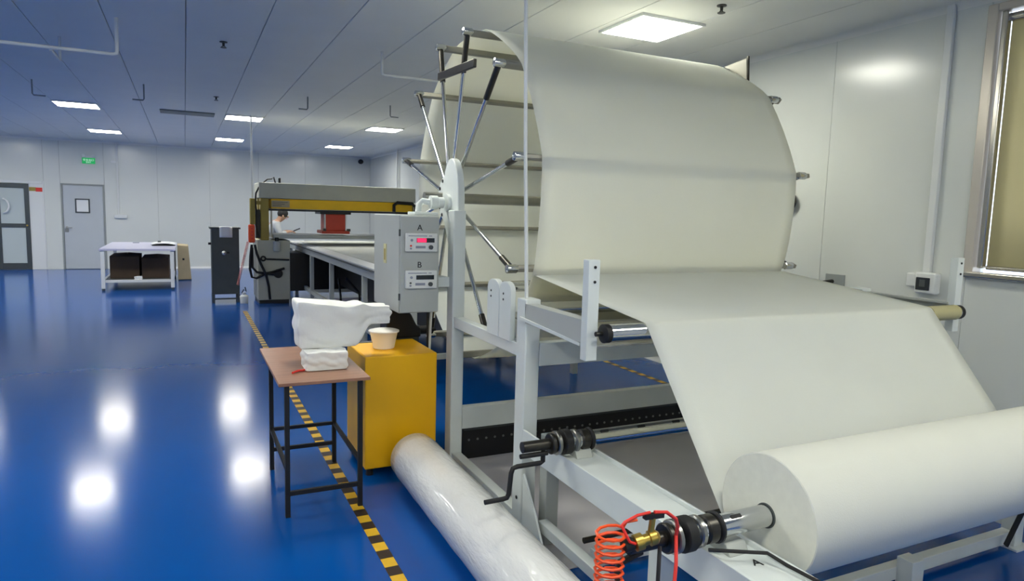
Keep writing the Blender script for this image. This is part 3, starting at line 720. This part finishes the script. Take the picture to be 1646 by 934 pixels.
tag(B().tube([(.50, 3.70, .728), (.53, 3.73, .73), (.56, 3.745, .728), (.60, 3.76, .7285)], .006, 8).build('red_strip', 'redp'), 'thin red strip lying on the brown table', 'strip')

# ------------------------------------------------------------------ long cutting table
TX0, TX1, TY0, TY1 = 1.81, 3.60, 5.75, 14.0
ct = thing('cutting_table', 'long grey framed cutting table running back to the press', 'table', (2.7, 9.9, 0))
B().box(TX0, TX1, TY0, TY1, .965, .985).build('table_top', 'trim', ct, bevel=.003)
for x in (TX0+.005, TX1-.055): B().box(x, x+.05, TY0, TY1, .86, .94).build('side_rail', 'lgrey', ct, bevel=.004)
for x in (TX0-.012, TX1-.01): B().box(x, x+.022, TY0, TY1, .945, .962).build('guide_rail', 'dgrey', ct, bevel=.003)
for y in (5.85, 7.7, 9.65, 11.3, 13.0, 13.75):
    for x in (TX0+.005, TX1-.065): B().box(x, x+.06, y-.03, y+.03, 0, .86).build('leg', 'lgrey', ct, bevel=.004)
    B().box(TX0+.065, TX1-.065, y-.02, y+.02, .25, .30).build('cross_rail', 'lgrey', ct)
for x in (TX0+.012, TX1-.058):
    for ya, yb in ((5.88, 7.67), (7.73, 9.62), (9.68, 11.27), (11.33, 11.97)): B().box(x, x+.046, ya, yb, .235, .295).build('lower_rail', 'lgrey', ct)
B().box(2.35, 3.35, 6.2, 11.9, .34, .85).build('shade_block', 'black', ct)  # black block added to stand in for the darkness under the table
tag(B().grid(lambda u, v: (2.0+1.45*u, 5.9+7.9*v, .987+.0012*math.sin(u*9)*math.sin(v*31)), 12, 60).build('fabric_layer', 'roll', solid=.001), 'white fabric laid flat along the cutting table', 'fabric')
bx = thing('storage_box', 'pale lilac plastic box under the cutting table', 'box', (2.3, 10.4, 0))
B().box(1.92, 2.62, 10.1, 10.7, 0, .20).build('body', 'lilac', bx, bevel=.012)
B().box(1.90, 2.64, 10.08, 10.72, .20, .225).build('lid', 'lilac', bx, bevel=.006)
lp = [(2.16+.14*math.cos(a), 9.9, .32+.20*math.sin(a)) for a in [PI*.95+i*PI*1.2/16 for i in range(17)]]
tag(B().tube([(1.99, 9.9, .62)]+lp+[(2.10, 9.9, .62)], .016, 8).build('looped_hose', 'rubber'), 'black hose looping down under the cutting table', 'hose')

# ------------------------------------------------------------------ press
pr = thing('cutting_press', 'grey and yellow gantry cutting press at far end of table', 'press', (2.45, 12.4, 0))
PY0, PY1 = 12.0, 12.85
for x0, x1 in ((1.08, 1.60), (3.62, 3.86)):
    bs = B().box(x0, x1, PY0, PY1, .06, 1.07).build('base', 'press', pr, bevel=.01)
    B().box(x0+.02, x1-.02, PY0+.02, PY1-.02, 0, .06).build('plinth', 'black', pr)
    if x0 < 2:
        B().cyl((1.40, PY0+.002, .51), (1.40, PY0-.03, .51), .075, n=20).build('hand_wheel', 'rubber', bs)
        B().lathe((1.38, PY0-.06, .89), (0, 0, 1), [(0, .05), (.01, .06), (.16, .06), (.17, .045)], 16).build('cylinder', 'lgrey', bs)
        B().cyl((1.38, PY0-.06, 1.06), (1.38, PY0-.06, 1.12), .03, n=12).build('piston', 'rubber', bs)
        ring = [(1.165+.035*math.cos(a), PY0-.02, .765+.035*math.sin(a)) for a in [i*2*PI/14 for i in range(15)]]
        B().tube(ring+[(1.22, PY0-.02, .755), (1.58, PY0-.02, .742)], .014, 8).build('lever', 'rubber', bs)
B().box(1.60, 3.62, PY0+.05, PY1-.05, .20, .85).build('lower_beam', 'black', pr)
B().box(1.34, 3.80, PY0, PY1, 1.10, 1.165).build('bed_plate', 'lgrey', pr, bevel=.006)
B().box(1.14, 1.27, PY0+.04, PY0+.30, 1.07, 1.77).build('column', 'olive', pr, bevel=.01)
B().box(1.30, 1.325, PY0+.06, PY0+.10, 1.165, 1.60).build('guide_rod', 'steel', pr)
B().box(1.14, 1.27, PY1-.30, PY1-.04, 1.07, 1.77).build('column', 'olive', pr, bevel=.01)
B().box(3.66, 3.79, PY0+.04, PY0+.30, 1.07, 1.77).build('column', 'olive', pr, bevel=.01)
B().box(3.66, 3.79, PY1-.30, PY1-.04, 1.07, 1.77).build('column', 'olive', pr, bevel=.01)
B().box(1.115, 3.81, PY0, PY1, 1.77, 2.03).build('top_beam', 'press', pr, bevel=.012)
B().box(1.30, 3.75, PY0+.02, PY1-.25, 1.60, 1.765).build('yellow_beam', 'pyellow', pr, bevel=.006)
B().box(1.28, 3.75, PY0+.01, PY1-.2, 1.565, 1.598).build('rail', 'black', pr)
B().box(1.31, 1.60, PY0+.004, PY0+.018, 1.625, 1.735).build('name_plate', 'board', pr)
for k in range(3): B().box(1.33, 1.57-.05*k, PY0+.001, PY0+.004, 1.705-.03*k, 1.713-.03*k).build('print_line', 'dgrey', pr)
hd = B().box(2.20, 2.55, PY0+.06, PY0+.5, 1.245, 1.53).build('press_head', 'red', pr, bevel=.01)
for x in (2.185, 2.545): B().box(x, x+.02, PY0+.05, PY0+.09, 1.245, 1.53).build('edge_strip', 'trim', hd)
B().box(2.11, 2.64, PY0+.04, PY0+.55, 1.53, 1.565).build('trolley', 'black', hd)
B().box(2.14, 2.62, PY0+.03, PY0+.55, 1.19, 1.245).build('strike_plate', 'red', hd, bevel=.01)
for x in (2.16, 2.58): B().box(x, x+.05, PY0+.025, PY0+.1, 1.235, 1.28).build('clamp', 'dsteel', hd)
B().tube([(3.40, PY0-.02, 1.60), (3.40, PY0-.02, 1.72), (3.46, PY0-.02, 1.765), (3.74, PY0-.02, 1.755), (3.80, PY0-.02, 1.70), (3.80, PY0-.02, 1.55)], .03, 10).build('cable_loop', 'rubber', pr)
B().tube([(1.20, PY0+.2, 2.03), (1.27, PY0+.2, 2.09), (1.34, PY0+.2, 2.10), (1.37, PY0+.2, 2.13), (1.40, PY0+.2, 2.03)], .012, 8).build('cable', 'rubber', pr)
B().tube([(1.46, PY0+.2, 2.02), (1.46, PY0+.2, 2.11), (1.47, PY0+.2, 2.12), (1.47, PY0+.2, 2.02)], .016, 8).build('cable', 'rubber', pr)
B().tube([(1.12, PY0+.05, 1.95), (1.07, PY0+.03, 1.85), (1.055, PY0, 1.70), (1.07, PY0, 1.55), (1.055, PY0, 1.35), (1.10, PY0, 1.15)], .014, 8).build('cable', 'rubber', pr)
B().box(1.065, 1.135, PY0+.06, PY0+.2, 1.10, 1.58).build('cable_guard', 'black', pr)
B().box(.972, 1.05, PY0-.03, PY0+.12, 1.33, 1.76).build('control_arm', 'olive', pr, bevel=.01)
B().box(1.05, 1.14, PY0+.02, PY0+.10, 1.66, 1.72).build('arm_link', 'olive', pr)
pd = thing('control_pendant', 'orange red control pendant hanging at left of the press', 'controller', (.99, PY0-.02, 1.02))
B().box(.94, 1.04, PY0-.06, PY0+.04, 1.03, 1.33).build('handset', 'orange', pd, bevel=.02)
for k in range(4): B().cyl((.99, PY0-.06, 1.10+.055*k), (.99, PY0-.075, 1.10+.055*k), .014, n=10).build('button', 'redp', pd)
cc = [(.93-.17*i/200+.022*math.cos(i*.95), PY0-.05+.022*math.sin(i*.95), 1.05-.72*i/200) for i in range(201)]
B().tube(cc, .0045, 6).build('coiled_cord', 'pink', pd)
for k, pts in enumerate(([(.985, PY0-.07, 1.0), (.96, PY0-.07, .8), (.95, PY0-.07, .6), (.98, PY0-.07, .46), (1.05, PY0-.07, .44), (1.2, PY0-.07, .52), (1.33, PY0-.07, .50)],
                         [(1.03, PY0-.09, 1.0), (1.06, PY0-.09, .85), (1.12, PY0-.09, .68), (1.20, PY0-.09, .5), (1.24, PY0-.09, .3), (1.26, PY0-.06, .08)],
                         [(.99, PY0-.05, .95), (.99, PY0-.06, .62), (1.06, PY0-.06, .54), (1.2, PY0-.06, .52), (1.30, PY0-.05, .54), (1.50, PY0-.04, .60)])):
    tag(B().tube(pts, .02, 8).build('press_hose', 'rubber'), ['black hose hanging in outer loop at left of press base', 'black hose running diagonally down the press base', 'black hose curving across the middle of press base'][k], 'hose')
tag(B().tube([(1.02, 12.15, ZC), (1.02, 12.15, 1.77)], .014, 8).build('power_conduit', 'trim'), 'thin white conduit dropping from ceiling to the press', 'conduit')
jg = thing('white_jug', 'small white jug on floor between grey cabinet and press', 'jug', (.86, 12.1, 0))
B().lathe((.865, 12.1, 0), (0, 0, 1), [(0, .055), (.004, .06), (.12, .07), (.13, .065), (.15, .04), (.155, .03), (.19, .03)], 18).build('body', 'trim', jg)
B().tube([(.83, 12.1, .18), (.86, 12.09, .24), (.90, 12.09, .20), (.88, 12.09, .28)], .012, 6).build('spout', 'dframe', jg)

# ------------------------------------------------------------------ grey cabinet
gc = thing('grey_cabinet', 'tall dark grey steel cabinet on legs near the press', 'cabinet', (.58, 12.5, 0))
B().box(.385, .815, 12.30, 12.72, .14, 1.24).build('body', 'dgrey', gc, bevel=.008)
B().box(.36, .84, 12.27, 12.74, 1.24, 1.27).build('top', 'dgrey', gc, bevel=.006)
for x in (.385, .775):
    for y in (12.30, 12.68): B().box(x, x+.04, y, y+.04, 0, .14).build('leg', 'dframe', gc)
B().box(.425, .775, 12.31, 12.33, .05, .075).build('stretcher', 'dframe', gc)
B().lathe((.575, 12.30, .84), (0, -1, 0), [(0, .035), (.008, .035), (.01, .022), (.03, .022), (.034, .012)], 18).build('knob', 'chrome', gc)
B().box(.62, .66, 12.29, 12.30, .83, .86).build('latch', 'rubber', gc)
B().cyl((.385, 12.4, .99), (.34, 12.4, .99), .02, n=12).build('side_knob', 'rubber', gc)
B().grid(lambda u, v: (.51+.20*u, 12.262+.0*v if v < .5 else 12.262+.3*(v-.5), 1.275 if v >= .5 else 1.10+.35*v), 4, 8).build('draped_paper', 'paper', None, solid=.002)
o = C.objects['draped_paper']; tag(o, 'white paper draped over the edge of the grey cabinet', 'paper')

# ------------------------------------------------------------------ white workbench at the left
wb = thing('workbench', 'white framed workbench with lilac top near the grey door', 'table', (-.8, 15.7, 0))
B().box(-1.44, -.18, 14.43, 17.0, .745, .785).build('bench_top', 'lilac', wb, bevel=.006)
for x in (-1.42, -.27):
    for y in (14.45, 16.9):
        lg = B().box(x, x+.065, y, y+.065, .04, .745).build('leg', 'trim', wb, bevel=.005)
        B().cyl((x+.032, y+.032, 0), (x+.032, y+.032, .04), .026, n=10).build('foot', 'dframe', lg)
for y in (14.46, 16.91): B().box(-1.355, -.27, y, y+.045, .15, .20).build('lower_rail', 'trim', wb, bevel=.004)
for x in (-1.41, -.26): B().box(x, x+.045, 14.515, 16.9, .15, .20).build('lower_rail', 'trim', wb, bevel=.004)
B().box(-1.36, -.265, 14.51, 16.9, .185, .20).build('shelf', 'dgrey', wb)
for k, (x0, x1, lb) in enumerate(((-1.30, -.81, 'left dark brown carton on the shelf under the workbench'), (-.77, -.30, 'right dark brown carton on the shelf under the workbench'))):
    ca = thing('carton', lb, 'box', ((x0+x1)/2, 15.2, .2), 'cartons under the workbench')
    B().box(x0, x1, 14.75, 15.75, .2005, .62-.03*k).build('body', 'card', ca, bevel=.005)
    for q in (0, 1):
        xm = (x0+x1)/2
        B().obox((x0+.12+q*(x1-x0-.24), 15.25, .63-.03*k), ((x1-x0)/2-.005, .98, .006), (0, R(4 if q else -4), 0)).build('flap', 'card', ca)
tag(lump(-.88, -.76, 14.50, 14.56, .2005, .255, 8, .006).build('crumpled_wrap', 'paper'), 'small crumpled white wrap on workbench lower rail', 'wrap')
sf = thing('sheet_stack', 'pale folded sheet stack with dark underside on the workbench', 'stack', (-.38, 15.9, .785))
B().box(-.62, -.20, 15.5, 16.3, .7855, .80).build('tray', 'dgrey', sf, bevel=.004)
B().grid(lambda u, v: (-.64+.46*u, 15.45+.9*v, .81+.03*math.sin(PI*u)*(1-.3*v)), 8, 8).build('sheet', 'paper', sf, solid=.01)
tag(B().box(-.52, -.46, 15.8, 15.9, .845, .87).build('dark_block', 'dgrey', bevel=.005), 'small dark block on top of the pale sheet stack', 'block')
tag(B().box(-1.02, -.90, 16.6, 16.66, .7855, .80).build('flat_tool', 'faint', bevel=.003), 'small grey flat tool on the rear of the workbench', 'tool')
lb_ = thing('leaning_board', 'khaki board leaning against the workbench right side', 'board', (0, 16.9, 0))
B().quadbox([(-.16, 16.2, .02), (.10, 16.3, .02), (.10, 17.2, .02), (-.16, 17.2, .02), (-.165, 16.3, .76), (.05, 16.35, .74), (.05, 17.1, .74), (-.165, 17.1, .76)]).build('panel', 'board', lb_, bevel=.004)
B().box(-.16, .10, 16.25, 17.2, 0, .02).build('edge', 'dgrey', lb_)
B().box(-.07, -.03, 16.21, 16.225, .44, .48).build('spot', 'rubber', lb_)

# ------------------------------------------------------------------ worker behind the press
def skinmesh(name, nodes, edges, m, parent=None, root=0, sub=2):
    base = Vector((0, 0, 0))
    q = parent
    while q is not None: base += q.location; q = q.parent
    me = bpy.data.meshes.new(name); me.from_pydata([Vector(n[0])-base for n in nodes], edges, [])
    me.materials.append(M[m])
    o = bpy.data.objects.new(name, me); C.objects.link(o); o.parent = parent
    md = o.modifiers.new('skin', 'SKIN'); md.use_smooth_shade = True
    bpy.context.view_layer.objects.active = o
    if not me.skin_vertices: me.attributes  # layer is created with the modifier
    for i, n in enumerate(nodes):
        sv = me.skin_vertices[0].data[i]; r = n[1]; sv.radius = r if isinstance(r, tuple) else (r, r)
        sv.use_root = (i == root)
    sb = o.modifiers.new('sub', 'SUBSURF'); sb.levels = sub; sb.render_levels = sub
    return o
PX, PYY = 1.42, 13.85
pe = thing('person', 'person in pale grey coat bending forward behind the press', 'person', (PX, PYY, 0))
nd = [((PX, PYY, .93), .12), ((PX+.06, PYY, 1.10), .115), ((PX+.15, PYY, 1.27), .12), ((PX+.20, PYY, 1.36), .06), ((PX+.245, PYY, 1.40), .058),
      ((PX+.29, PYY-.01, 1.46), .092), ((PX+.32, PYY-.015, 1.53), .074)]
eg = [(0, 1), (1, 2), (2, 3), (3, 4), (4, 5), (5, 6)]
def chain(st, pts):
    prev = st
    for p, r in pts:
        nd.append((p, r)); eg.append((prev, len(nd)-1)); prev = len(nd)-1
    return prev
for sd in (-1, 1):
    chain(0, [((PX-.01, PYY+sd*.10, .86), .09), ((PX+.03, PYY+sd*.11, .48), .06), ((PX-.02, PYY+sd*.11, .09), .04), ((PX+.06, PYY+sd*.11, .035), .035), ((PX+.16, PYY+sd*.12, .03), .03)])
    wr_ = chain(2, [((PX+.15, PYY+sd*.19, 1.30), .055), ((PX+.22, PYY+sd*.22, 1.10), .042), ((PX+.36, PYY+sd*.12, 1.16), .03), ((PX+.42, PYY+sd*.10, 1.17), .032)])
    for f in range(4): chain(wr_, [((PX+.46, PYY+sd*.10+(f-1.5)*.02, 1.17), .009), ((PX+.50, PYY+sd*.10+(f-1.5)*.021, 1.155), .008), ((PX+.515+.006*(f % 3), PYY+sd*.10+(f-1.5)*.02, 1.13), .007)])
    chain(wr_, [((PX+.43, PYY+sd*.06, 1.155), .010), ((PX+.465, PYY+sd*.045, 1.145), .009)])
body = skinmesh('body', nd, eg, 'skin', pe)
cn = [((PX-.01, PYY, .80), .165), ((PX, PYY, .95), .15), ((PX+.06, PYY, 1.10), .145), ((PX+.15, PYY, 1.27), .15), ((PX+.195, PYY, 1.35), .075)]
ce = [(0, 1), (1, 2), (2, 3), (3, 4)]
for sd in (-1, 1):
    n0 = len(cn); cn += [((PX+.15, PYY+sd*.19, 1.30), .075), ((PX+.22, PYY+sd*.22, 1.10), .06), ((PX+.34, PYY+sd*.135, 1.155), .045)]
    ce += [(3, n0), (n0, n0+1), (n0+1, n0+2)]
skinmesh('coat', cn, ce, 'coatc', pe)
tn = [((PX, PYY, .92), .14)]; te = []
for sd in (-1, 1):
    n0 = len(tn); tn += [((PX-.01, PYY+sd*.10, .84), .105), ((PX+.03, PYY+sd*.11, .48), .08), ((PX-.02, PYY+sd*.11, .10), .065)]
    te += [(0, n0), (n0, n0+1), (n0+1, n0+2)]
skinmesh('trousers', tn, te, 'navy', pe)
B().ball((PX+.295, PYY-.01, 1.51), .102, (1, .98, .95)).build('hair', 'hair', pe)
B().ball((PX+.385, PYY-.035, 1.445), .022, (1, .7, .8), 8).build('nose', 'skin', pe)
for sd in (-1, 1):
    B().ball((PX+.375, PYY-.015+sd*.032, 1.475), .011, n=8).build('eye', 'trim', pe)
    B().ball((PX+.29, PYY-.01+sd*.088, 1.46), .025, (.7, .4, 1.1), 8).build('ear', 'skin', pe)
B().box(PX+.355, PX+.372, PYY-.045, PYY+.02, 1.405, 1.415).build('mouth', 'redp', pe)
tag(B().tube([(PX+.47, PYY-.10, 1.17), (PX+.53, PYY-.12, 1.20), (PX+.60, PYY-.13, 1.23)], .012, 8).build('hand_tool', 'rubber'), 'small black tool held by the person at the press', 'tool')
